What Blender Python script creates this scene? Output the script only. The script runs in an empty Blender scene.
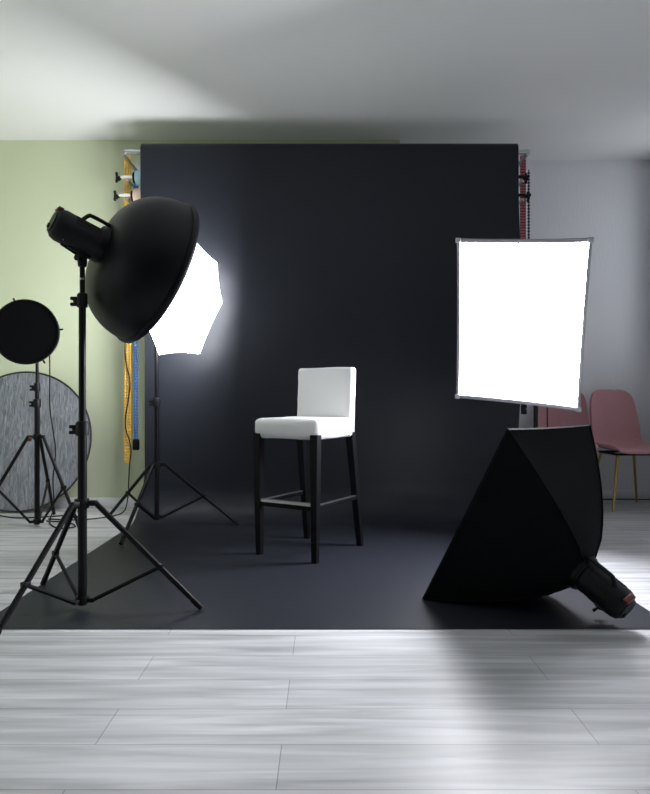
import bpy, bmesh, math, random
from mathutils import Vector, Matrix, noise
random.seed(7)
PI = math.pi
V = Vector
sc = bpy.context.scene
COL = sc.collection

# ------------------------------------------------------------------ materials
def new_mat(name):
    m = bpy.data.materials.new(name); m.use_nodes = True
    nt = m.node_tree
    return m, nt, nt.nodes['Principled BSDF']

def plain(name, col, rough=.5, metal=0., spec=.5, noise_amt=0., noise_scale=30., bump=0., bump_scale=200., sheen=0.):
    m, nt, b = new_mat(name)
    b.inputs['Base Color'].default_value = (*col, 1)
    b.inputs['Roughness'].default_value = rough
    b.inputs['Metallic'].default_value = metal
    b.inputs['Specular IOR Level'].default_value = spec
    if sheen: b.inputs['Sheen Weight'].default_value = sheen
    tc = nt.nodes.new('ShaderNodeTexCoord')
    if noise_amt:
        n = nt.nodes.new('ShaderNodeTexNoise'); n.inputs['Scale'].default_value = noise_scale
        n.inputs['Detail'].default_value = 4
        r = nt.nodes.new('ShaderNodeMapRange')
        r.inputs['To Min'].default_value = 1-noise_amt; r.inputs['To Max'].default_value = 1+noise_amt
        mx = nt.nodes.new('ShaderNodeMix'); mx.data_type = 'RGBA'; mx.blend_type = 'MULTIPLY'
        mx.inputs[0].default_value = 1; mx.inputs[6].default_value = (*col, 1)
        nt.links.new(tc.outputs['Object'], n.inputs['Vector']); nt.links.new(n.outputs['Fac'], r.inputs['Value'])
        nt.links.new(r.outputs['Result'], mx.inputs[7]); nt.links.new(mx.outputs[2], b.inputs['Base Color'])
    if bump:
        n2 = nt.nodes.new('ShaderNodeTexNoise'); n2.inputs['Scale'].default_value = bump_scale
        n2.inputs['Detail'].default_value = 3
        bp = nt.nodes.new('ShaderNodeBump'); bp.inputs['Strength'].default_value = bump; bp.inputs['Distance'].default_value = .004
        nt.links.new(tc.outputs['Object'], n2.inputs['Vector']); nt.links.new(n2.outputs['Fac'], bp.inputs['Height'])
        nt.links.new(bp.outputs['Normal'], b.inputs['Normal'])
    return m

def glowing(name, col, strength):
    m, nt, b = new_mat(name)
    b.inputs['Base Color'].default_value = (.85, .85, .86, 1)
    b.inputs['Roughness'].default_value = .8
    b.inputs['Emission Color'].default_value = (*col, 1)
    b.inputs['Emission Strength'].default_value = strength
    return m

SOFT_L, OCTA_L, OCTA_IN = 48.0, 4.0, 29.0
M = {}
M['black_metal'] = plain('black metal', (.004, .004, .005), .40, 0, .22)
M['black_plastic'] = plain('black plastic', (.006, .006, .007), .5, 0, .25, bump=.15, bump_scale=400)
M['black_fabric'] = plain('black nylon', (.005, .0055, .007), .8, 0, .08, noise_amt=.2, noise_scale=12, bump=.25, bump_scale=90)
M['dish_black'] = plain('black dish paint', (.0035, .004, .0065), .42, 0, .2)
M['dish_inside'] = plain('white dish paint', (.8, .8, .8), .5)
M['grid'] = plain('black honeycomb', (.005, .005, .006), .8, 0, .05)
M['chrome'] = plain('chrome', (.7, .7, .72), .25, 1)
M['steel'] = plain('brushed steel', (.55, .56, .58), .32, 1)
M['silver_fabric'] = plain('silver trim', (.42, .42, .46), .45, .3, bump=.3, bump_scale=60)
M['red_plastic'] = plain('red plastic', (.11, .012, .010), .45)
M['white_plastic'] = plain('white plastic', (.75, .75, .74), .4)
M['glow_soft'] = glowing('lit diffuser', (.93, .94, 1.0), SOFT_L)
M['glow_octa'] = glowing('lit canopy', (.95, .97, 1.0), OCTA_L)
M['glow_octa_in'] = glowing('lit canopy lining', (.95, .97, 1.0), OCTA_IN)
M['white_diffuser'] = plain('white diffuser', (.8, .8, .8), .8)
M['cover'] = plain('white chair cover', (.82, .82, .82), .85, 0, .2, bump=.12, bump_scale=350)
M['stool_wood'] = plain('black stained wood', (.004, .004, .0055), .45, 0, .14, noise_amt=.3, noise_scale=20)
M['paper'] = plain('dark grey paper', (.0178, .0202, .0272), .40, 0, .22, noise_amt=.05, noise_scale=3, bump=.05, bump_scale=6)
M['paper_blue'] = plain('light blue paper', (.42, .68, .74), .6)
M['paper_peach'] = plain('peach paper', (.80, .60, .48), .6)
M['yellow'] = plain('yellow plastic', (.90, .52, .07), .4)
M['blue'] = plain('blue plastic', (.13, .27, .70), .4)
M['red_chain'] = plain('red chain plastic', (.42, .02, .03), .4)
M['teal'] = plain('dark teal plastic', (.015, .06, .07), .4)
M['rubber'] = plain('black rubber', (.006, .006, .007), .6, 0, .2)
M['pink'] = plain('dusty pink fabric', (.52, .275, .30), .85, 0, .2, noise_amt=.12, noise_scale=60, bump=.2, bump_scale=250, sheen=.2)
M['gold'] = plain('brass metal', (.46, .33, .10), .33, .9)
M['green_wall'] = plain('pale green wall paint', (.62, .672, .485), .85, 0, .2, bump=.05, bump_scale=60)
M['white_paint'] = plain('white paint', (.80, .81, .83), .6)
M['ceiling'] = plain('ceiling paint', (.86, .86, .85), .9)
M['charcoal'] = plain('charcoal wall paint', (.05, .05, .055), .8)
M['dark_rim'] = plain('black rim', (.02, .02, .022), .5)

def wall_grey():
    m, nt, b = new_mat('textured grey wallpaper')
    b.inputs['Base Color'].default_value = (.82, .83, .86, 1); b.inputs['Roughness'].default_value = .8
    tc = nt.nodes.new('ShaderNodeTexCoord'); mp = nt.nodes.new('ShaderNodeMapping')
    mp.inputs['Scale'].default_value = (55, 55, 14)
    n = nt.nodes.new('ShaderNodeTexNoise'); n.inputs['Scale'].default_value = 1; n.inputs['Detail'].default_value = 5
    bp = nt.nodes.new('ShaderNodeBump'); bp.inputs['Strength'].default_value = .45; bp.inputs['Distance'].default_value = .006
    nt.links.new(tc.outputs['Object'], mp.inputs['Vector']); nt.links.new(mp.outputs['Vector'], n.inputs['Vector'])
    nt.links.new(n.outputs['Fac'], bp.inputs['Height']); nt.links.new(bp.outputs['Normal'], b.inputs['Normal'])
    return m
M['grey_wall'] = wall_grey()

def floor_mat():
    m, nt, b = new_mat('grey laminate planks')
    tc = nt.nodes.new('ShaderNodeTexCoord')
    br = nt.nodes.new('ShaderNodeTexBrick')
    br.inputs['Scale'].default_value = 1.0
    br.inputs['Brick Width'].default_value = 1.28; br.inputs['Row Height'].default_value = .19
    br.inputs['Mortar Size'].default_value = .0016; br.inputs['Mortar Smooth'].default_value = .3
    br.inputs['Color1'].default_value = (.50, .505, .52, 1); br.inputs['Color2'].default_value = (.60, .605, .62, 1)
    br.inputs['Mortar'].default_value = (.30, .30, .31, 1)
    br.offset = .37
    mp = nt.nodes.new('ShaderNodeMapping'); mp.inputs['Scale'].default_value = (1.1, 16, 1)
    n = nt.nodes.new('ShaderNodeTexNoise'); n.inputs['Scale'].default_value = 1.4; n.inputs['Detail'].default_value = 8
    n.inputs['Distortion'].default_value = .6
    r = nt.nodes.new('ShaderNodeMapRange'); r.inputs['From Min'].default_value = .3; r.inputs['From Max'].default_value = .7
    r.inputs['To Min'].default_value = .66; r.inputs['To Max'].default_value = 1.22
    mx = nt.nodes.new('ShaderNodeMix'); mx.data_type = 'RGBA'; mx.blend_type = 'MULTIPLY'; mx.inputs[0].default_value = 1
    nt.links.new(tc.outputs['Object'], br.inputs['Vector']); nt.links.new(tc.outputs['Object'], mp.inputs['Vector'])
    nt.links.new(mp.outputs['Vector'], n.inputs['Vector']); nt.links.new(n.outputs['Fac'], r.inputs['Value'])
    nt.links.new(br.outputs['Color'], mx.inputs[6]); nt.links.new(r.outputs['Result'], mx.inputs[7])
    nt.links.new(mx.outputs[2], b.inputs['Base Color'])
    b.inputs['Roughness'].default_value = .42; b.inputs['Specular IOR Level'].default_value = .4
    return m
M['floor'] = floor_mat()

def reflector_mat():
    m, nt, b = new_mat('crinkled silver fabric')
    tc = nt.nodes.new('ShaderNodeTexCoord'); mp = nt.nodes.new('ShaderNodeMapping')
    mp.inputs['Scale'].default_value = (46, 46, 7); mp.inputs['Rotation'].default_value = (0, math.radians(32), 0)
    n = nt.nodes.new('ShaderNodeTexNoise'); n.inputs['Scale'].default_value = 1; n.inputs['Detail'].default_value = 6
    n.inputs['Distortion'].default_value = 1.0
    cr = nt.nodes.new('ShaderNodeValToRGB')
    cr.color_ramp.elements[0].position = .32; cr.color_ramp.elements[0].color = (.15, .162, .19, 1)
    cr.color_ramp.elements[1].position = .72; cr.color_ramp.elements[1].color = (.31, .33, .375, 1)
    bp = nt.nodes.new('ShaderNodeBump'); bp.inputs['Strength'].default_value = .6; bp.inputs['Distance'].default_value = .02
    L = nt.links.new
    L(tc.outputs['Object'], mp.inputs['Vector']); L(mp.outputs['Vector'], n.inputs['Vector'])
    L(n.outputs['Fac'], cr.inputs['Fac']); L(cr.outputs['Color'], b.inputs['Base Color'])
    L(n.outputs['Fac'], bp.inputs['Height']); L(bp.outputs['Normal'], b.inputs['Normal'])
    b.inputs['Roughness'].default_value = .5; b.inputs['Metallic'].default_value = .25
    return m
M['reflector'] = reflector_mat()

# ------------------------------------------------------------------ mesh builder
def frame(o, z, up=V((0, 0, 1))):
    """matrix at o whose local Z is z and whose local Y is as close to `up` as possible"""
    z = z.normalized()
    if abs(z.dot(up.normalized())) > .999: up = V((0, 1, 0))
    x = up.cross(z).normalized(); y = z.cross(x)
    m = Matrix((x, y, z)).transposed().to_4x4(); m.translation = o
    return m

class MB:
    def __init__(s): s.bm = bmesh.new()
    def box(s, c, size, M4=None, bevel=0., seg=2):
        r = bmesh.ops.create_cube(s.bm, size=1)
        vs = r['verts']
        for v in vs: v.co = V((v.co.x*size[0], v.co.y*size[1], v.co.z*size[2])) + V(c)
        if bevel:
            es = list({e for v in vs for e in v.link_edges})
            rr = bmesh.ops.bevel(s.bm, geom=es, offset=bevel, segments=seg, profile=.5, affect='EDGES')
            vs = list({v for f in rr['faces'] for v in f.verts} | {v for v in vs if v.is_valid})
        if M4 is not None:
            for v in vs: v.co = M4 @ v.co
        return s
    def tube(s, pts, r, n=12, closed=False, cap=True):
        pts = [V(p) for p in pts]; k = len(pts)
        rs = r if isinstance(r, (list, tuple)) else [r]*k
        rings = []; prev = None
        for i, p in enumerate(pts):
            if closed: t = pts[(i+1) % k] - pts[i-1]
            else: t = pts[min(i+1, k-1)] - pts[max(i-1, 0)]
            t.normalize()
            if prev is None:
                a = V((0, 0, 1)) if abs(t.z) < .9 else V((1, 0, 0))
                nrm = (a - t*a.dot(t)).normalized()
            else:
                nrm = prev - t*prev.dot(t)
                nrm.normalize()
            prev = nrm; bn = t.cross(nrm)
            rings.append([s.bm.verts.new(p + (nrm*math.cos(2*PI*j/n) + bn*math.sin(2*PI*j/n))*rs[i]) for j in range(n)])
        for i in range(k if closed else k-1):
            a, b = rings[i], rings[(i+1) % k]
            for j in range(n): s.bm.faces.new((a[j], a[(j+1) % n], b[(j+1) % n], b[j]))
        if cap and not closed:
            s.bm.faces.new(rings[0][::-1]); s.bm.faces.new(rings[-1])
        return s
    def lathe(s, prof, M4, n=32, close=False):
        rings = []
        for (r, z) in prof:
            if r < 1e-6: rings.append([s.bm.verts.new(M4 @ V((0, 0, z)))])
            else: rings.append([s.bm.verts.new(M4 @ V((r*math.cos(2*PI*j/n), r*math.sin(2*PI*j/n), z))) for j in range(n)])
        seq = list(zip(rings, rings[1:])) + ([(rings[-1], rings[0])] if close else [])
        for a, b in seq:
            for j in range(n):
                q = [a[j % len(a)], a[(j+1) % len(a)], b[(j+1) % len(b)], b[j % len(b)]]
                u = []
                for v in q:
                    if v not in u: u.append(v)
                if len(u) > 2: s.bm.faces.new(u)
        return s
    def grid(s, rows, wrap=False):
        """rows: list of rows of points"""
        vr = [[s.bm.verts.new(V(p)) for p in row] for row in rows]
        for a, b in zip(vr, vr[1:]):
            m = len(a)
            for j in range(m if wrap else m-1): s.bm.faces.new((a[j], a[(j+1) % m], b[(j+1) % m], b[j]))
        return vr
    def poly(s, pts): s.bm.faces.new([s.bm.verts.new(V(p)) for p in pts]); return s
    def solid(s, t):
        """give an open sheet a thickness"""
        bmesh.ops.recalc_face_normals(s.bm, faces=s.bm.faces[:])
        bmesh.ops.solidify(s.bm, geom=s.bm.faces[:], thickness=t)
        return s

WM = {}
def link(o): COL.objects.link(o); return o
def build(mb, name, mat, root=None, local=False, angle=40):
    bm = mb.bm
    bmesh.ops.remove_doubles(bm, verts=bm.verts[:], dist=1e-6)
    bmesh.ops.recalc_face_normals(bm, faces=bm.faces[:])
    me = bpy.data.meshes.new(name); bm.to_mesh(me); bm.free()
    for p in me.polygons: p.use_smooth = True
    me.set_sharp_from_angle(angle=math.radians(angle))
    me.materials.append(M[mat])
    o = link(bpy.data.objects.new(name, me))
    if root is not None:
        o.parent = root
        wm = WM[root.name]
        if not local: me.transform(wm.inverted())
        WM[o.name] = wm
    else:
        if not local:
            xs = [v.co for v in me.vertices]
            c = V(((min(v.x for v in xs)+max(v.x for v in xs))/2, (min(v.y for v in xs)+max(v.y for v in xs))/2, min(v.z for v in xs)))
            me.transform(Matrix.Translation(-c)); o.location = c
            WM[o.name] = Matrix.Translation(c)
        else: WM[o.name] = Matrix.Identity(4)
    return o
def tag(o, label, cat, group=None):
    o['label'] = label; o['category'] = cat
    if group: o['group'] = group
    return o
def thing(name, label, cat, loc=(0, 0, 0), rotz=0., group=None):
    o = link(bpy.data.objects.new(name, None)); o.empty_display_size = .1
    o.location = loc; o.rotation_euler = (0, 0, rotz)
    WM[o.name] = Matrix.Translation(V(loc)) @ Matrix.Rotation(rotz, 4, 'Z')
    return tag(o, label, cat, group)
def struct(mb, name, mat, angle=40):
    o = build(mb, name, mat, angle=angle); o['kind'] = 'structure'; return o
def copy_tree(o, parent=None):
    c = link(o.copy()); c.parent = parent; WM[c.name] = WM[o.name]
    for ch in list(o.children): copy_tree(ch, c)
    return c
def at(px, py, d):
    """the point at depth d that the lens sees at photo pixel (px, py)"""
    return V(((px-325)*d/650, d, .88-(py-398)*d/650))
def spline(pts, n=8):
    pts = [V(p) for p in pts]; out = []
    for i in range(len(pts)-1):
        p0, p1, p2, p3 = pts[max(i-1, 0)], pts[i], pts[i+1], pts[min(i+2, len(pts)-1)]
        for k in range(n):
            t = k/n
            out.append(.5*((2*p1)+(p2-p0)*t+(2*p0-5*p1+4*p2-p3)*t*t+(3*p1-p0-3*p2+p3)*t**3))
    return out+[pts[-1]]

# ------------------------------------------------------------------ room
XL, XR, YB, YR, YF, ZC = -3.05, 2.83, 5.22, 5.66, -1.6, 2.95
XJ = 0.6       # where the back wall steps back, behind the backdrop
struct(MB().box(((XL+XR)/2, (YF+YR)/2, -.05), (XR-XL+.4, YR-YF+.4, .1)), 'floor', 'floor')
struct(MB().box(((XL+XR)/2, (YF+YR)/2, ZC+.05), (XR-XL+.4, YR-YF+.4, .1)), 'ceiling', 'ceiling')
struct(MB().box(((XL+XJ)/2-.1, YB+.1, ZC/2), (XJ-XL+.2, .2, ZC)), 'wall_back_left', 'green_wall')
struct(MB().box(((XR+XJ)/2+.1, YR+.1, ZC/2), (XR-XJ+.2, .2, ZC)), 'wall_back_right', 'grey_wall')
struct(MB().box((XJ-.05, (YB+YR)/2+.1, ZC/2), (.1, YR-YB-.2, ZC)), 'wall_back_step', 'grey_wall')
B0, B1, BZ0, BZ1 = 4.72, 5.4, 1.2, 2.8  # opening added in the right wall, out of view, to brighten the grey wall
A0, A1, AZ0, AZ1 = 2.2, 3.7, .25, 1.9      # low window added in the right wall, out of view, to brighten the floor
w = MB()
w.box((XR+.1, (YF+A0)/2, ZC/2), (.2, A0-YF, ZC)); w.box((XR+.1, (A1+B0)/2, ZC/2), (.2, B0-A1, ZC)); w.box((XR+.1, (B1+YR)/2, ZC/2), (.2, YR-B1, ZC))
w.box((XR+.1, (B0+B1)/2, BZ0/2), (.2, B1-B0, BZ0)); w.box((XR+.1, (B0+B1)/2, (BZ1+ZC)/2), (.2, B1-B0, ZC-BZ1))
w.box((XR+.1, (A0+A1)/2, AZ0/2), (.2, A1-A0, AZ0)); w.box((XR+.1, (A0+A1)/2, (AZ1+ZC)/2), (.2, A1-A0, ZC-AZ1))
struct(w, 'wall_right', 'grey_wall')
w = MB()
for yy in (B0+.03, B1-.03): w.box((XR+.08, yy, (BZ0+BZ1)/2), (.06, .06, BZ1-BZ0))
for zz in (BZ0+.03, BZ1-.03): w.box((XR+.08, (B0+B1)/2, zz), (.06, B1-B0, .06))
struct(w, 'added_window_3', 'white_paint')  # frame of the invented corner window
w = MB()
for yy in (A0+.03, (A0+A1)/2, A1-.03): w.box((XR+.08, yy, (AZ0+AZ1)/2), (.06, .06, AZ1-AZ0))
for zz in (AZ0+.03, AZ1-.03): w.box((XR+.08, (A0+A1)/2, zz), (.06, A1-A0, .06))
struct(w, 'added_window_2', 'white_paint')  # frame of the invented low window
struct(MB().box(((XL+XR)/2, YF-.1, ZC/2), (XR-XL+.4, .2, ZC)), 'wall_front', 'charcoal')
W0, W1, WZ0, WZ1 = .2, 2.2, .9, 2.4        # window added in the left wall, out of view, to let in fill light
w = MB()
w.box((XL-.1, (YF+W0)/2, ZC/2), (.2, W0-YF, ZC)); w.box((XL-.1, (W1+YR)/2, ZC/2), (.2, YR-W1, ZC))
w.box((XL-.1, (W0+W1)/2, WZ0/2), (.2, W1-W0, WZ0)); w.box((XL-.1, (W0+W1)/2, (WZ1+ZC)/2), (.2, W1-W0, ZC-WZ1))
struct(w, 'wall_left', 'green_wall')
w = MB()
for yy in (W0+.03, (W0+W1)/2, W1-.03): w.box((XL-.08, yy, (WZ0+WZ1)/2), (.06, .06, WZ1-WZ0))
for zz in (WZ0+.03, WZ1-.03): w.box((XL-.08, (W0+W1)/2, zz), (.06, W1-W0, .06))
struct(w, 'added_window_1', 'white_paint')  # frame of the invented left window
struct(MB().box(((XL+XJ)/2, YB-.0075, .04), (XJ-XL, .015, .08), bevel=.004), 'baseboard_left', 'white_paint')
struct(MB().box(((XR+XJ)/2, YR-.0075, .04), (XR-XJ, .015, .08), bevel=.004), 'baseboard_right', 'white_paint')

# ------------------------------------------------------------------ paper backdrop on its wall rollers
PX, PY, SWR, PEND = 1.335, 4.70, .25, 2.47
ZR = 2.68
bk = thing('backdrop_paper', 'wide dark grey paper backdrop sweeping from its roll down over the floor under the stool', 'backdrop', (0, PY, 0))
prof = [(PEND, .003)]
for i in range(1, 22): prof.append((PEND+(PY-SWR-PEND)*i/22, .003))
for i in range(0, 11):
    a = PI/2*i/10; prof.append((PY-SWR+SWR*math.sin(a), .003+SWR*(1-math.cos(a))))
for i in range(1, 25): prof.append((PY, .003+SWR+(ZR-.003-SWR)*i/24))
mb = MB(); rows = []
for (y, z) in prof:
    row = []
    for j in range(0, 37):
        hang = min(1, max(0, (z-.05)/.3))*min(1, max(0, (2.35-z)/.6))
        x = -PX+.032*hang*(1-j/36)**3+(2*PX+.065*min(1, z/1.0)+.022*hang)*j/36
        wv = .004*noise.noise(V((x*1.6, z*.8, y*.8))) * min(1, max(0, (z-.3)/.4))
        row.append((x, y+wv, z))
    rows.append(row)
mb.grid(rows)
build(mb, 'paper_sheet', 'paper', bk, angle=80)
build(MB().tube([(-PX, PY+.058, ZR), (PX+.065, PY+.058, ZR)], .0585, 32), 'paper_roll', 'paper', bk)
build(MB().tube([(-PX-.13, PY+.058, ZR), (PX+.16, PY+.058, ZR)], .018, 16), 'core_tube', 'steel', bk)

def roller(name, label, mat, z, y, r, zx, knob_px):
    t = thing(name, label, 'paper roll', (0, y, z), 0, 'paper rolls behind the backdrop')
    build(MB().tube([(-zx, y, z), (zx-.045, y, z)], r, 32), 'paper_roll', mat, t)
    for s in (-1, 1):
        zs_ = zx if s < 0 else zx-.045
        a = V((s*zs_, y, z)); e = V((s*(zs_+.115), y, z))
        build(MB().tube([a, V((s*(zs_+.02), y, z))], r*.75, 24), 'end_plug', 'rubber', t)
        build(MB().box(((a.x+e.x)/2, y-.01, z+.005), (abs(e.x-a.x), .03, .018), bevel=.004), 'hook_bar', 'white_plastic' if s < 0 else 'black_plastic', t)
        k = MB(); Mx = frame(e, V((s, 0, 0)))
        k.lathe([(0, 0), (.014, 0), (.014, .018), (.022, .022), (.022, .034), (0, .036)], Mx, 16)
        for q in range(3):
            an = 2*PI*q/3+.5; k.box((0, 0, 0), (.022, .04, .016), Mx @ Matrix.Translation((.022*math.sin(an), .022*math.cos(an), .028)) @ Matrix.Rotation(-an, 4, 'Z'), bevel=.004)
        build(k, 'knob', 'black_plastic', t)
    return t
roller('blue_paper_roll', 'light blue paper roll, the upper of two behind the dark backdrop', 'paper_blue', 2.525, 4.86, .055, 1.41, 0)
roller('peach_paper_roll', 'peach coloured paper roll hung just below the light blue roll', 'paper_peach', 2.385, 4.85, .055, 1.42, 0)
for s, nm in ((-1, 'left'), (1, 'right')):
    t = thing('roller_bracket', 'metal wall bracket holding the paper rolls on the %s' % ('green wall' if s < 0 else 'grey wall'), 'bracket', (s*1.49, 5.0, 2.3))
    yb = YB if s < 0 else YR
    yq = 5.0
    build(MB().box((s*1.485, yb-.012, 2.52), (.05, .02, .50), bevel=.004), 'wall_plate', 'steel', t)
    for zz, yy in ((ZR, PY+.03), (2.525, 4.84), (2.385, 4.83)):
        build(MB().box((s*1.47, (yb-.02+yy)/2, zz-.028), (.022, yb-.02-yy, .018), bevel=.003), 'arm', 'steel', t)

def chain(name, label, mat, cols, y, z0, z1, bead, group='roller chains', weight=None):
    mb = MB(); sp = bead*2.15
    n = int((z1-z0)/sp)
    for (x, yy) in cols:
        mb.tube([(x, y+yy, z0+.01), (x, y+yy, z1)], bead*(.62 if len(cols) > 1 else .4), 6)
        for i in range(n):
            z = z0+sp*(i+.5)
            r = bmesh.ops.create_icosphere(mb.bm, subdivisions=1, radius=bead, matrix=Matrix.Translation((x, y+yy, z)))
    if len(cols) > 1:   # the loop's turn at the bottom
        a, b = cols[0], cols[-1]; c = (a[0]+b[0])/2; h = abs(b[0]-a[0])/2
        mb.tube([(c-h*math.cos(PI*i/10), y, z0+.01-h*math.sin(PI*i/10)) for i in range(11)], bead*.7, 8)
    if weight is None:
        return tag(build(mb, name, mat, angle=60), label, 'chain', group)
    t = thing(name, label, 'chain', (cols[0][0], y, z0-.1), 0, group)
    build(mb, 'bead_chain', mat, t, angle=60)
    w = MB(); xc = sum(c[0] for c in cols)/len(cols)
    w.box((xc, y, z0-.035), (.05, .035, .085), bevel=.012, seg=3)
    build(w, 'weight', 'black_plastic', t)
    return t
chain('hanging_bead_chain', 'yellow beaded pull chain hanging on the green wall, longest of the chains', 'yellow',
      [(-1.516, 0), (-1.497, 0), (-1.478, 0)], 4.93, .40, 2.72, .0105)
chain('hanging_bead_chain', 'blue beaded pull chain with a black weight hanging beside the yellow chain', 'blue',
      [(-1.450, 0), (-1.431, 0)], 4.955, .56, 2.62, .0105, weight=True)
chain('hanging_bead_chain', 'red beaded pull chain hanging beside the right edge of the backdrop', 'red_chain',
      [(1.487, 0), (1.502, 0), (1.517, 0)], 4.93, .98, 2.72, .0098)
chain('hanging_bead_chain', 'dark teal beaded pull chain with gaps, hanging right of the red chain', 'teal',
      [(1.553, 0)], 4.955, 1.0, 2.62, .0115)

t = thing('paper_clip', 'small black clamp gripping the right edge of the dark backdrop under the softbox', 'clamp', (1.445, PY, .78))
for dy in (-.014, .014): build(MB().box((1.438, PY+dy, .80), (.034, .014, .075), bevel=.004), 'jaw', 'black_plastic', t)
build(MB().tube([(1.452, PY-.022, .80), (1.452, PY+.022, .80)], .006, 10), 'pin', 'steel', t)

# ------------------------------------------------------------------ light stands
def light_stand(name, label, x, y, hub, feet, cols, rad, ztop, zbot, group, brace_t=.55, red=False, spread=.045):
    """feet: three (x, y); cols: heights of the collars; rad: tube radii from the bottom up"""
    t = thing(name, label, 'light stand', (x, y, 0), 0, group)
    zs = [zbot]+cols+[ztop]
    for i in range(len(zs)-1):
        build(MB().tube([(x, y, zs[i]-(.02 if i else 0)), (x, y, zs[i+1])], rad[i], 20), 'pole', 'black_metal', t)
    for i, z in enumerate(cols):
        r = rad[i]
        c = build(MB().lathe([(r*1.0, -.03), (r*1.45, -.03), (r*1.45, .02), (r*1.2, .028), (rad[i+1]*.9, .03)], Matrix.Translation((x, y, z)), 20), 'collar', 'black_plastic', t)
        k = MB()
        for dz in (-.014, .01):
            k.box((x-r*1.2-.014, y-.004, z+dz-.004), (.034, .016, .015), bevel=.005)
        k.tube([(x-r, y-.004, z-.006), (x-r-.02, y-.004, z-.006)], .007, 10)
        build(k, 'knob', 'black_plastic', c)
    build(MB().tube([(x, y, zs[-1]-.055), (x, y, zs[-1]-.047)], rad[-1]+.0012, 16), 'ring', 'steel', t)
    R0 = rad[0]
    h = MB().lathe([(R0, -.02), (R0*1.5, -.02), (R0*1.5, .018), (R0, .018)], Matrix.Translation((x, y, hub)), 20)
    b = MB().lathe([(R0, -.012), (R0*1.45, -.012), (R0*1.45, .014), (R0, .014)], Matrix.Translation((x, y, zbot+.02)), 20)
    for f in feet:
        d = (V((f[0]-x, f[1]-y, 0))).normalized()
        Mh = Matrix.Translation((x, y, 0)) @ Matrix.Rotation(math.atan2(d.y, d.x), 4, 'Z')
        h.box((R0*1.2+spread*.4, 0, hub), (spread*.9, .024, .022), Mh, bevel=.003)
        b.box((R0*1.2+spread*.3, 0, zbot+.02), (spread*.7, .02, .018), Mh, bevel=.003)
    ho = build(h, 'hub', 'black_plastic', t)
    build(b, 'lower_hub', 'black_plastic', t)
    if red:
        build(MB().lathe([(0, 0), (.016, 0), (.016, .012), (.010, .016), (0, .016)], frame(V((x-.035, y-.03, hub-.015)), V((-.3, -1, 0))), 16), 'release_knob', 'red_plastic', ho)
    for f in feet:
        d = (V((f[0]-x, f[1]-y, 0))); L = d.length; d.normalize()
        a = V((x, y, hub)) + d*(R0*1.2+spread*.75); e = V((f[0], f[1], .014))
        lg = build(MB().tube([a, a.lerp(e, .9)], .0115, 12).tube([a.lerp(e, .86), e], .0095, 12), 'leg', 'black_metal', t)
        build(MB().tube([e+(a-e).normalized()*.05, e-(a-e).normalized()*.003], .0125, 12), 'rubber_foot', 'rubber', lg)
        s0 = V((x, y, zbot+.02)) + d*(R0*1.2+spread*.5); s1 = a.lerp(e, brace_t)
        br = MB().tube([s0, s1], .0085, 10); br.box((0, 0, 0), (.03, .026, .024), Matrix.Translation(s1) @ Matrix.Rotation(math.atan2(d.y, d.x), 4, 'Z'), bevel=.004)
        build(br, 'brace', 'black_metal', t)
    return t

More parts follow.
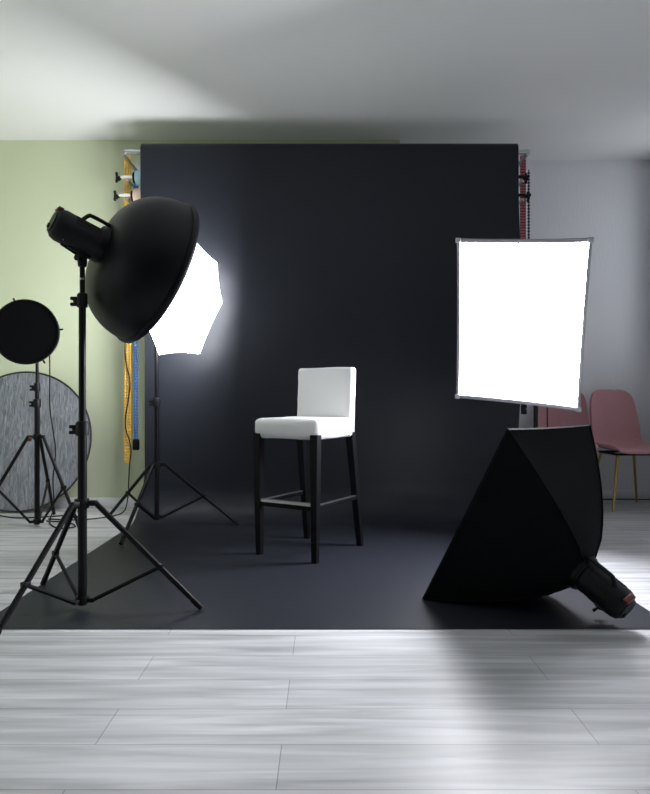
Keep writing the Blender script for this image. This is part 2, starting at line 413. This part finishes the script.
# ------------------------------------------------------------------ strobes
def strobe(name, label, c, a, up=V((0, 0, 1)), group='studio strobes', mount_to=None, L=.265, R=.0625, front=True, handle_side=1):
    """c centre of the body, a the way it points, mount_to the top of its stand"""
    a = a.normalized(); F = frame(c, a, up)
    t = thing(name, label, 'strobe', tuple(c), 0, group)
    h = L/2
    body = MB().lathe([(0, -h), (R*.72, -h), (R*.9, -h+.010), (R, -h+.03), (R, h-.045), (R*1.02, h-.045), (R*1.02, h-.03), (R*.98, h-.03), (R*.98, h), (0, h)], F, 40)
    bo = build(body, 'body', 'black_plastic', t)
    rg = MB().lathe([(R*.99, h-.022), (R*1.14, h-.018), (R*1.16, h-.004), (R*1.14, h), (R*.9, h)], F, 40)
    build(rg, 'mount_ring', 'black_metal', t)
    build(MB().lathe([(R*1.15, h-.006), (R*1.19, h-.004), (R*1.19, h), (R*1.15, h+.001)], F, 40, close=True), 'ring_edge', 'silver_fabric', t)
    # ribs down the sides of the body
    rb = MB()
    for q in range(5):
        for s in (-1, 1):
            an = math.radians(20+q*9)*s
            rb.box((0, 0, 0), (.004, .003, L*.42), F @ Matrix.Rotation(an+PI/2*s*0, 4, 'Z') @ Matrix.Translation((R*s, 0, -.01)))
    build(rb, 'side_vent', 'black_metal', bo)
    # handle on top
    hd = MB()
    p = [V((0, R*.92, -.035)), V((0, R+.026, -.018)), V((0, R+.034, .0)), V((0, R+.034, .085)), V((0, R+.026, .1)), V((0, R*.95, .115))]
    hd.tube([F @ q for q in spline(p, 4)], .0085, 10)
    build(hd, 'handle', 'black_plastic', t)
    # rear panel
    rp = MB().lathe([(0, -h-.006), (R*.66, -h-.006), (R*.70, -h), (R*.6, -h+.002)], F, 32)
    ro = build(rp, 'rear_panel', 'black_plastic', t)
    build(MB().lathe([(0, -h-.012), (.010, -h-.012), (.012, -h-.005), (0, -h-.005)], F @ Matrix.Translation((.02, -.015, 0)), 16), 'dial', 'black_metal', ro)
    build(MB().box((0, 0, 0), (.05, .016, .024), F @ Matrix.Translation((0, R*.86, -h+.006)), bevel=.005), 'power_switch', 'red_plastic', t)
    build(MB().box((0, 0, 0), (.018, .002, .005), F @ Matrix.Translation((-R*.5, -R*.87, -.08)) @ Matrix.Rotation(PI*.17, 4, 'Z'), bevel=.0008), 'badge', 'steel', bo)
    # stand bracket under the body
    br = MB()
    if mount_to is not None:
        m = V(mount_to)
        b0 = F @ V((0, -R*.95, .0))
        mid = V((m.x, m.y, m.z+.045))
        br.lathe([(0, -.035), (.017, -.035), (.019, -.02), (.019, .045), (.0, .05)], Matrix.Translation((m.x, m.y, m.z+.036)), 20)
        br.tube([m+V((0, 0, .07)), b0.lerp(m+V((0, 0, .07)), .4), F @ V((0, -R*.9, .0))], .019, 12)
        br.box((0, 0, 0), (.036, .014, .10), F @ Matrix.Translation((0, -R*.98, 0)), bevel=.003)
        bk_ = build(br, 'stand_bracket', 'black_plastic', t)
        lv = MB(); e0 = F @ V((.0, -R*1.02, -.075)); e1 = F @ V((0, -R*1.02, -.045)); g = m+V((-.012, -.012, .045))
        lv.tube([e0, g], .006, 8); lv.tube([e1, g+V((.014, 0, .012))], .005, 8); lv.tube([e0, e1], .006, 8)
        build(lv, 'tilt_lever', 'black_plastic', t)
        build(MB().tube([m+V((.0, -.012, .03)), m+V((-.008, -.042, .03))], [.008, .013], 12), 'clamp_knob', 'black_plastic', bk_)
    else:
        br.box((0, 0, 0), (.034, .03, .09), F @ Matrix.Translation((0, -R*.98-.012, .0)), bevel=.004)
        bk_ = build(br, 'stand_bracket', 'black_plastic', t)
        k = MB().tube([F @ V((.0, -R-.025, .0)), F @ V((.0, -R-.045, .0))], .006, 10)
        for q in range(3): k.box((0, 0, 0), (.03, .012, .012), F @ Matrix.Translation((.0, -R-.05, .0)) @ Matrix.Rotation(2*PI*q/3, 4, 'Y') @ Matrix.Translation((.012, 0, 0)), bevel=.004)
        build(k, 'clamp_knob', 'black_plastic', bk_)
    return t, F

# ------------------------------------------------------------------ rectangular softbox
def softbox(name, label, c, u, v, n, W, H, L, glow, group='softboxes', lip=.018, rim='silver_fabric', p=.78, r0=.075, floor_clip=False):
    t = thing(name, label, 'softbox', tuple(c), 0, group)
    cs = [(-1, -1), (1, -1), (1, 1), (-1, 1)]
    def ring(i_u, off=0.):
        s = i_u**p
        pts = []
        for k in range(4):
            a, b = cs[k], cs[(k+1) % 4]
            for j in range(10):
                f = j/10
                x, y = a[0]+(b[0]-a[0])*f, a[1]+(b[1]-a[1])*f
                sag = 1-.055*(4*f*(1-f))*(.25+.75*i_u*(1.15-i_u)*3.)*(1 if i_u < .999 else .35)
                P = V((x*W/2*sag, y*H/2*sag)) if True else None
                if abs(x) > abs(y): P = V((x*W/2*sag, y*H/2))
                elif abs(y) > abs(x): P = V((x*W/2, y*H/2*sag))
                an = math.atan2(y*H, x*W); R = V((math.cos(an), math.sin(an)))*r0
                Q = R.lerp(P, s)
                q = c+u*Q.x+v*Q.y-n*(L*(1-i_u))+n*off
                if floor_clip and q.z < .0035: q.z = .0035
                pts.append(q)
        return pts
    mb = MB(); rows = [ring(i/12) for i in range(13)]
    mb.grid(rows, wrap=True); mb.solid(.003)
    build(mb, 'shell', 'black_fabric', t, angle=25)
    # piping along the four rods
    for k in range(4):
        build(MB().tube([rows[i][k*10]+(rows[i][k*10]-c).normalized()*.0015 for i in range(13)], .0035, 8), 'rod', 'black_fabric', t)
    # lip round the front
    r1 = ring(1.0, .0); mb = MB(); d0 = [q-n*lip for q in r1]
    mb.grid([[q for q in r1], [q+n*.004 for q in r1], [c+(q-c)*.960+n*.004 for q in r1], [c+(q-c)*.960-n*lip*.4 for q in r1]], wrap=True)
    mb.grid([[c+(q-c)*1.006-n*.008 for q in r1], [c+(q-c)*1.006+n*.004 for q in r1], r1], wrap=True)
    build(mb, 'trim', rim, t, angle=30)
    if not floor_clip:
        for k in range(4):
            q = r1[k*10]; x = MB(); x.box((0, 0, 0), (.030, .030, .012), Matrix.Translation(c+(q-c)*.984+n*.004) @ Matrix((u, v, n)).transposed().to_4x4(), bevel=.005)
            build(x, 'corner_tab', rim, t)
    mb = MB(); NR = 8
    rr = [c+(q-c)*.962 for q in r1]
    g = [[c+(q-c)*(i/NR)+n*(.006*(1-(i/NR)**2)-.006) for q in rr] for i in range(1, NR+1)]
    vr = mb.grid(g, wrap=True); cv = mb.bm.verts.new(c)
    for j in range(40): mb.bm.faces.new((cv, vr[0][j], vr[0][(j+1) % 40]))
    build(mb, 'diffuser', 'glow_soft' if glow else 'white_diffuser', t, angle=80)
    F = frame(c-n*L, n, v)
    build(MB().lathe([(r0*.86, -.012), (r0*1.03, -.012), (r0*1.06, .0), (r0*1.03, .012), (r0*.86, .012)], F, 40, close=True), 'speed_ring', 'black_metal', t)
    return t

# ================================================================== big strobe with a dish, front left
X1, Y1 = -1.008, 2.70
light_stand('light_stand', 'tall black tripod stand carrying the strobe with the big black dish', X1, Y1, .444,
            [(-.512, 2.685), (-1.177, 2.29), (-1.318, 3.04)], [.755, 1.287, ], [.0185, .0145, .0105], 1.425, .022, 'black tripod light stands', brace_t=.61)
a1 = V((.735, .58, -.352)).normalized()
c1 = V((-1.000, 2.70, 1.545))
strobe('studio_strobe', 'black strobe head with top handle on the tall front stand, holding the big dish', c1, a1, mount_to=(X1, Y1, 1.425), R=.067)
D0 = V((-1.009, 2.70, 1.558))+a1*.085
t = thing('beauty_dish', 'big black bowl shaped dish reflector on the strobe, seen from behind', 'reflector dish', tuple(D0))
FD = frame(D0, a1)
RD, DD = .331, .25
outer = [(.078, -.02), (.080, .004)]
for i in range(1, 15):
    th = PI/2*i/14
    outer.append((.080+(RD-.080)*math.sin(th)**.90, .004+(DD-.004)*(1-math.cos(th))**1.02))
inner = [(r-.004, z+.003) for (r, z) in outer]
build(MB().lathe(outer, FD, 72), 'shell', 'dish_black', t, angle=60)
build(MB().lathe(inner[2:], FD, 72), 'inner_face', 'dish_inside', t, angle=60)
build(MB().lathe([(RD-.006, DD-.012), (RD+.004, DD-.012), (RD+.009, DD-.004), (RD+.009, DD+.010), (RD+.003, DD+.018), (RD-.006, DD+.018)], FD, 72, close=True), 'rim', 'dish_black', t)
build(MB().lathe([(0, .075), (.10, .08), (.11, .085), (.10, .09), (0, .095)], FD, 40), 'deflector', 'dish_inside', t)
st = MB()
for q in range(3):
    an = 2*PI*q/3; st = MB(); st.tube([FD @ V((.10*math.cos(an), .10*math.sin(an), .085)), FD @ V((.19*math.cos(an), .19*math.sin(an), .058))], .003, 8)
    build(st, 'deflector_strut', 'steel', t)

# ================================================================== octagonal umbrella behind it
X2, Y2 = -1.135, 4.38
light_stand('light_stand', 'black tripod stand carrying the glowing octagonal umbrella, on the backdrop edge', X2, Y2, .433,
            [(-.600, 4.47), (-1.215, 3.87), (-1.580, 4.74)], [.853], [.0175, .0135], 1.44, .06, 'black tripod light stands', brace_t=.53)
n2 = V((.80, -.60, -.05)).normalized()
c2 = V((X2, Y2, 1.565))
strobe('studio_strobe', 'black strobe head hidden behind the big dish, firing through the glowing umbrella', c2, n2, mount_to=(X2, Y2, 1.44), L=.26)
t = thing('photo_umbrella', 'glowing white octagonal shoot through umbrella behind the big black dish', 'umbrella', tuple(c2+n2*.2))
FU = frame(V((-.924, 4.237, 1.556)), n2)
OCT = [(.353, -.014), (.293, .253), (.045, .395), (-.225, .345), (-.350, .150), (-.347, -.126), (-.169, -.403), (.162, -.379)]
HU = .10
mb = MB(); NR = 10; rows = []
def upt(rr, k, f):
    P = V(OCT[k % 8]).lerp(V(OCT[(k+1) % 8]), f)*rr
    P = P*(1-.03*4*f*(1-f)*rr)
    z = HU*(1-rr**1.8) - .012*4*f*(1-f)*(1-rr)*rr*4
    return FU @ V((P.x, P.y, z))
for i in range(1, NR+1): rows.append([upt(i/NR, k, j/6) for k in range(8) for j in range(6)])
vr = mb.grid(rows, wrap=True); cv = mb.bm.verts.new(FU @ V((0, 0, HU)))
for j in range(48): mb.bm.faces.new((cv, vr[0][j], vr[0][(j+1) % 48]))
build(mb, 'canopy', 'glow_octa', t, angle=70)
mb = MB(); vr = mb.grid([[p-n2*.012 for p in row] for row in rows], wrap=True); cv = mb.bm.verts.new(FU @ V((0, 0, HU-.012)))
for j in range(48): mb.bm.faces.new((cv, vr[0][j], vr[0][(j+1) % 48]))
build(mb, 'canopy_lining', 'glow_octa_in', t, angle=70)
for k in range(8):
    build(MB().tube([upt(i/NR, k, 0)-n2*.017 for i in range(0, NR+1)], .0028, 6), 'rib', 'steel', t)
build(MB().tube([FU @ V((0, 0, HU+.02)), FU @ V((0, 0, -.06))], .005, 10), 'shaft', 'steel', t)

# ================================================================== small round lamp far left
X3, Y3 = -1.98, 4.47
light_stand('light_stand', 'short black tripod stand with red release knob under the round black lamp', X3, Y3, .615,
            [(-2.30, 4.23), (-1.63, 4.32), (-2.035, 4.88)], [.845, .955], [.0175, .014, .0105], 1.215, .012, 'black tripod light stands', brace_t=.56, red=True, spread=.05)
a3 = V((.08, -.99, -.02)).normalized()
c3 = V((X3-.005, Y3+.03, 1.318))
strobe('studio_strobe', 'black strobe head behind the small round black lamp face at far left', c3, a3, mount_to=(X3, Y3, 1.215), L=.24, R=.055)
t = thing('round_reflector', 'small round black gridded reflector at the far left edge', 'reflector', tuple(c3+a3*.13))
FL = frame(c3+a3*.125, a3)
build(MB().lathe([(.068, -.01), (.075, .0), (.15, .02), (.205, .06), (.214, .10), (.214, .115), (.207, .115), (.207, .10)], FL, 64), 'shell', 'dish_black', t)
build(MB().lathe([(0, .098), (.19, .098), (.2065, .104), (.2065, .11), (.19, .108), (0, .108)], FL, 64), 'honeycomb_grid', 'grid', t)
for an in (5, 110, 215, 300):
    aa = math.radians(an); build(MB().tube([FL @ V((.212*math.cos(aa), .212*math.sin(aa), .095)), FL @ V((.236*math.cos(aa), .236*math.sin(aa), .095))], .006, 8), 'grid_clip', 'black_plastic', t)

# collapsible reflector leaning on the wall
t = thing('disc_reflector', 'large round grey crinkled fabric reflector leaning on the green wall', 'reflector disc', (-2.365, 4.95, 0))
RR = .545; tilt = math.radians(10.5)
nr = V((0, -math.cos(tilt), math.sin(tilt))); vv = V((0, math.sin(tilt), math.cos(tilt)))
cr_ = V((-2.365, 4.955, .008)) + vv*(RR+.006)
FR = frame(cr_, nr)
mb = MB(); rows = []
for i in range(1, 15):
    rr = RR*i/14
    rows.append([FR @ V((rr*math.cos(2*PI*j/64), rr*math.sin(2*PI*j/64), .012*noise.noise(V((rr*3*math.cos(2*PI*j/64), rr*3*math.sin(2*PI*j/64), 2)))*(1-(i/14)**4))) for j in range(64)])
vr = mb.grid(rows, wrap=True); cv = mb.bm.verts.new(FR @ V((0, 0, .004)))
for j in range(64): mb.bm.faces.new((cv, vr[0][j], vr[0][(j+1) % 64]))
build(mb, 'fabric', 'reflector', t, angle=80)
build(MB().tube([FR @ V((RR*math.cos(2*PI*j/72), RR*math.sin(2*PI*j/72), 0)) for j in range(72)], .007, 8, closed=True), 'hoop', 'dark_rim', t)

# ================================================================== bright softbox right
def rot_n(th, ph): return V((-math.sin(th)*math.cos(ph), -math.cos(th)*math.cos(ph), -math.sin(ph)))
th, ph, ro = math.radians(29.6), math.radians(19.6), math.radians(-6.5)
n4 = rot_n(th, ph); u0 = V((math.cos(th), -math.sin(th), 0)); v0 = u0.cross(n4)
if v0.z < 0: v0 = -v0
u4 = u0*math.cos(ro)+v0*math.sin(ro); v4 = -u0*math.sin(ro)+v0*math.cos(ro)
k4 = 3.6/2.0
c4 = V((.5953*k4, 3.6, .88+(1.1051-.88)*k4))
softbox('softbox', 'brightly glowing white rectangular softbox with silver edge on a stand', c4, u4, v4, n4, .3874*k4, .5197*k4, .34, True)
s4 = c4-n4*(.34+.14)
X4, Y4 = s4.x+.03, s4.y+.03
X4, Y4 = s4.x, s4.y
light_stand('light_stand', 'black tripod stand of the glowing softbox, mostly hidden by the black softbox', X4, Y4, .42,
            [(X4+.29, Y4+.17), (X4-.29, Y4+.17), (X4, Y4-.33)], [.55, ], [.0175, .0135], s4.z-.125, .03, 'black tripod light stands')
strobe('studio_strobe', 'black strobe head behind the brightly glowing softbox', s4, n4, mount_to=(X4, Y4, s4.z-.125), L=.26)

# ================================================================== black softbox lying on the floor
be, al = math.radians(29.7), math.radians(40)
u5 = V((math.cos(al), math.sin(al), 0))
nh = V((-math.sin(al), math.cos(al), 0))
n5 = nh*math.cos(be)+V((0, 0, math.sin(be)))
v5 = -nh*math.sin(be)+V((0, 0, math.cos(be)))
C5 = V((.427, 2.83, .006))
c5 = C5+u5*.3125+v5*.4335
softbox('softbox', 'black fabric softbox lying tipped on the floor with its back to view', c5, u5, v5, n5, .625, .867, .40, False, rim='black_fabric', p=.72, floor_clip=True)
s5 = c5-n5*(.40+.105)
strobe('studio_strobe', 'black strobe head lying on the floor behind the black softbox', s5, n5, up=V((.35, -.9, .25)), L=.205, R=.064)

# ================================================================== bar stool
st_ = thing('bar_stool', 'white covered bar stool with black legs on the dark paper', 'bar stool', (-.082, 3.76, .003), math.radians(-32))
def cloth_box(c, size, bevel, shear=0., wob=.003, sub=10, z_ref=0., taper=0.):
    bm = bmesh.new()
    bmesh.ops.create_cube(bm, size=1)
    for v in bm.verts: v.co = V((v.co.x*size[0], v.co.y*size[1], v.co.z*size[2]))
    bmesh.ops.bevel(bm, geom=bm.edges[:], offset=bevel, segments=4, profile=.5, affect='EDGES')
    bmesh.ops.subdivide_edges(bm, edges=[e for e in bm.edges if e.calc_length() > .08], cuts=sub, use_grid_fill=True)
    for v in bm.verts:
        p = v.co+V(c)
        w = noise.noise(V((p.x*9, p.y*9, p.z*34)))*wob + noise.noise(V((p.x*30, p.y*30, p.z*60)))*wob*.3
        v.co = p + v.co.normalized()*w + V((0, shear*(p.z-z_ref), 0))
        v.co.x *= 1-taper*max(0, min(1, (p.y+.2)/.36))
    m = MB(); m.bm.free(); m.bm = bm
    return m
build(cloth_box((0, -.042, .709), (.428, .449, .113), 0.036, wob=.010, taper=.09), 'seat', 'cover', st_, local=True, angle=70)
build(cloth_box((.006, .146, .855), (.382, .062, .406), .018, shear=.05, wob=.003, z_ref=.70), 'backrest', 'cover', st_, local=True, angle=70)
def leg(x0, y0, x1, y1, zt):
    m = MB(); rows = []
    for f in (0, .5, 1):
        x, y, z, h = x1+(x0-x1)*f, y1+(y0-y1)*f, zt*f, (.0165+.0068*f)
        rows.append([(x-h, y-h, z), (x+h, y-h, z), (x+h, y+h, z), (x-h, y+h, z)])
    vr = m.grid(rows, wrap=True); m.bm.faces.new(vr[0][::-1]); m.bm.faces.new(vr[-1])
    es = [e for e in m.bm.edges if e.calc_length() > .2]
    bmesh.ops.bevel(m.bm, geom=es, offset=.003, segments=2, affect='EDGES')
    return m
LEGS = [(-.1905, -.2445, -.186, -.241), (.1905, -.2445, .186, -.241), (.174, .155, .188, .247), (-.174, .155, -.188, .247)]
for (x0, y0, x1, y1) in LEGS:
    build(leg(x0, y0, x1, y1, .680), 'leg', 'stool_wood', st_, local=True, angle=30)
zf = .292
fr = build(MB().box((0, -.241, zf), (.34, .024, .036), bevel=.003), 'footrest', 'stool_wood', st_, local=True)
build(MB().box((0, -.241, zf+.0195), (.338, .027, .003)).box((0, -.2545, zf+.013), (.338, .002, .012)), 'kick_plate', 'steel', fr, local=True)
for s in (-1, 1):
    r_ = build(MB().box((s*.188, 0, zf), (.020, .44, .022), bevel=.003), 'side_rail', 'stool_wood', st_, local=True)
    build(MB().box((s*.188, 0, zf+.012), (.022, .448, .003)), 'rail_plate', 'steel', r_, local=True)

# ================================================================== pink chairs
def pink_chair(label, loc, rz):
    t = thing('dining_chair', label, 'chair', loc, rz, 'pink chairs by the grey wall')
    # profile of the shell, seat front to back top: (y, z, half width)
    pf = [(-.235, .445, .17), (-.225, .462, .195), (-.17, .466, .215), (-.08, .458, .225), (.02, .452, .228), (.10, .458, .228), (.155, .49, .222),
          (.185, .545, .215), (.205, .62, .215), (.222, .70, .209), (.238, .78, .201), (.252, .86, .190), (.262, .912, .168), (.268, .942, .130), (.269, .952, .085)]
    pts = spline([V(p) for p in pf], 3)
    mb = MB(); rows = []
    for q, p in enumerate(pts):
        f = q/(len(pts)-1)
        curl = .035*min(1, max(0, (f-.05)*5))*(1 if f < .6 else max(0, 1-(f-.6)*2.2))+.012
        row = []
        for j in range(17):
            s = -1+2*j/16; x = s*p.z
            lift = curl*abs(s)**3
            back = min(1, max(0, (f-.38)/.2))
            row.append((x, p.x-lift*back, p.y+lift*(1-back)))
        rows.append(row)
    mb.grid(rows); mb.solid(.018)
    build(mb, 'seat_shell', 'pink', t, local=True, angle=60)
    fm = MB()
    fm.tube([(-.15, -.14, .437), (.15, -.14, .437), (.15, .13, .437), (-.15, .13, .437)], .010, 8, closed=True)
    build(fm, 'under_frame', 'black_metal', t, local=True)
    for (sx, sy) in ((-1, -1), (1, -1), (1, 1), (-1, 1)):
        a = V((sx*.135, -.005+sy*.125, .445)); e = V((sx*.228, sy*.235, 0))
        build(MB().tube([a, e], [.0125, .0085], 12), 'leg', 'gold', t, local=True)
    return t
ch = pink_chair('dusty pink chair with brass legs at the right edge, its backrest fully in view', (2.43, 5.255, 0), math.radians(4))
c2_ = copy_tree(ch); c2_.location = (1.955, 5.27, 0); c2_.rotation_euler = (0, 0, math.radians(-12))
c2_['label'] = 'dusty pink chair mostly hidden between the glowing softbox and the black softbox'

# ================================================================== cables
def cable(name, label, pts, r=.0045, n=8, cat='cable', group='power cables'):
    return tag(build(MB().tube(spline(pts, n), r, 8), name, 'rubber', angle=80), label, cat, group)
cy = 4.895
cable('power_cable', 'black cable hanging in waves down over the yellow chain to the floor',
      [at(130, 300, cy), at(126, 335, cy), at(125, 352, cy), at(127, 367, cy), at(130, 382, cy), at(128, 402, cy), at(125.5, 418, cy),
       at(126, 430, cy), at(129.5, 441, cy), at(131, 452, cy), at(129.5, 466, cy), at(128.5, 485, cy), (-1.49, 4.92, .15), (-1.51, 4.88, .03), (-1.60, 4.78, .006), (-1.78, 4.66, .006), (-2.0, 4.70, .006)])
cable('power_cable', 'thin black cable dropping from the round black lamp to the floor',
      [at(49.5, 350, 4.52), at(49.8, 372, 4.56), at(50, 408, 4.60), at(53, 430, 4.62), at(55.5, 452, 4.64), at(53, 480, 4.66), at(54, 505, 4.68), (-1.95, 4.62, .03), (-1.9, 4.5, .006), (-1.78, 4.36, .006), (-1.70, 4.42, .006), (-1.80, 4.56, .006), (-1.98, 4.62, .006)])
cable('power_cable', 'black cable lying along the floor in front of the round grey reflector',
      [(-2.9, 4.86, .006), (-2.5, 4.86, .006), (-2.25, 4.74, .006), (-2.06, 4.78, .006), (-1.92, 4.84, .006), (-1.80, 4.78, .006), (-1.9, 4.74, .006)])
cable('power_cable', 'black cable lying along the baseboard behind the pink chairs',
      [(1.6, 5.60, .006), (1.95, 5.62, .006), (2.3, 5.585, .006), (2.5, 5.62, .006), (2.8, 5.59, .006)])
cable('power_cable', 'thin dark cord hanging below the glowing softbox in front of a pink chair',
      [s4+V((.075, -.01, -.09)), s4+V((.09, -.005, -.16)), s4+V((.085, 0, -.30)), s4+V((.07, .0, -.55)), s4+V((.075, .0, -.9)), (s4.x+.08, s4.y, .05), (s4.x+.12, s4.y+.05, .006), (s4.x+.32, s4.y+.3, .006)], r=.004)

# ================================================================== light
def area(name, loc, rot, sx, sy, power, col=(1, 1, 1)):
    l = bpy.data.lights.new(name, 'AREA'); l.shape = 'RECTANGLE'; l.size = sx; l.size_y = sy; l.energy = power; l.color = col
    o = link(bpy.data.objects.new(name, l)); o.location = loc; o.rotation_euler = rot
    return o
area('added_fill_left', (XL-.25, (W0+W1)/2, (WZ0+WZ1)/2), (0, -PI/2, 0), WZ1-WZ0, W1-W0, 3, (.95, .98, 1))  # added fill lamp behind the invented left window
area('added_fill_right', (XR+.25, (A0+A1)/2, (AZ0+AZ1)/2), (0, PI/2, 0), AZ1-AZ0, A1-A0, 5, (.97, .98, 1))  # added fill lamp, lifts the floor on the right
area('added_fill_corner', (XR+.25, (B0+B1)/2, (BZ0+BZ1)/2), (0, PI/2, 0), BZ1-BZ0, B1-B0, 5.2, (.95, .96, 1))  # added fill lamp, lifts the grey wall by the chairs
wd = bpy.data.worlds.new('World'); sc.world = wd; wd.use_nodes = True
wd.node_tree.nodes['Background'].inputs[0].default_value = (.75, .85, 1, 1)
wd.node_tree.nodes['Background'].inputs[1].default_value = .6

# ================================================================== camera
cam = bpy.data.cameras.new('Camera'); co = link(bpy.data.objects.new('Camera', cam))
cam.sensor_fit = 'HORIZONTAL'; cam.sensor_width = 36; cam.lens = 36
cam.shift_y = 1/650
cam.clip_start = .05; cam.clip_end = 60
co.location = (0, 0, .88); co.rotation_euler = (PI/2, 0, 0)
sc.camera = co
sc.view_settings.view_transform = 'Standard'; sc.view_settings.look = 'None'
sc.view_settings.gamma = 1; sc.view_settings.use_curve_mapping = False
sc.view_settings.exposure = 0.0
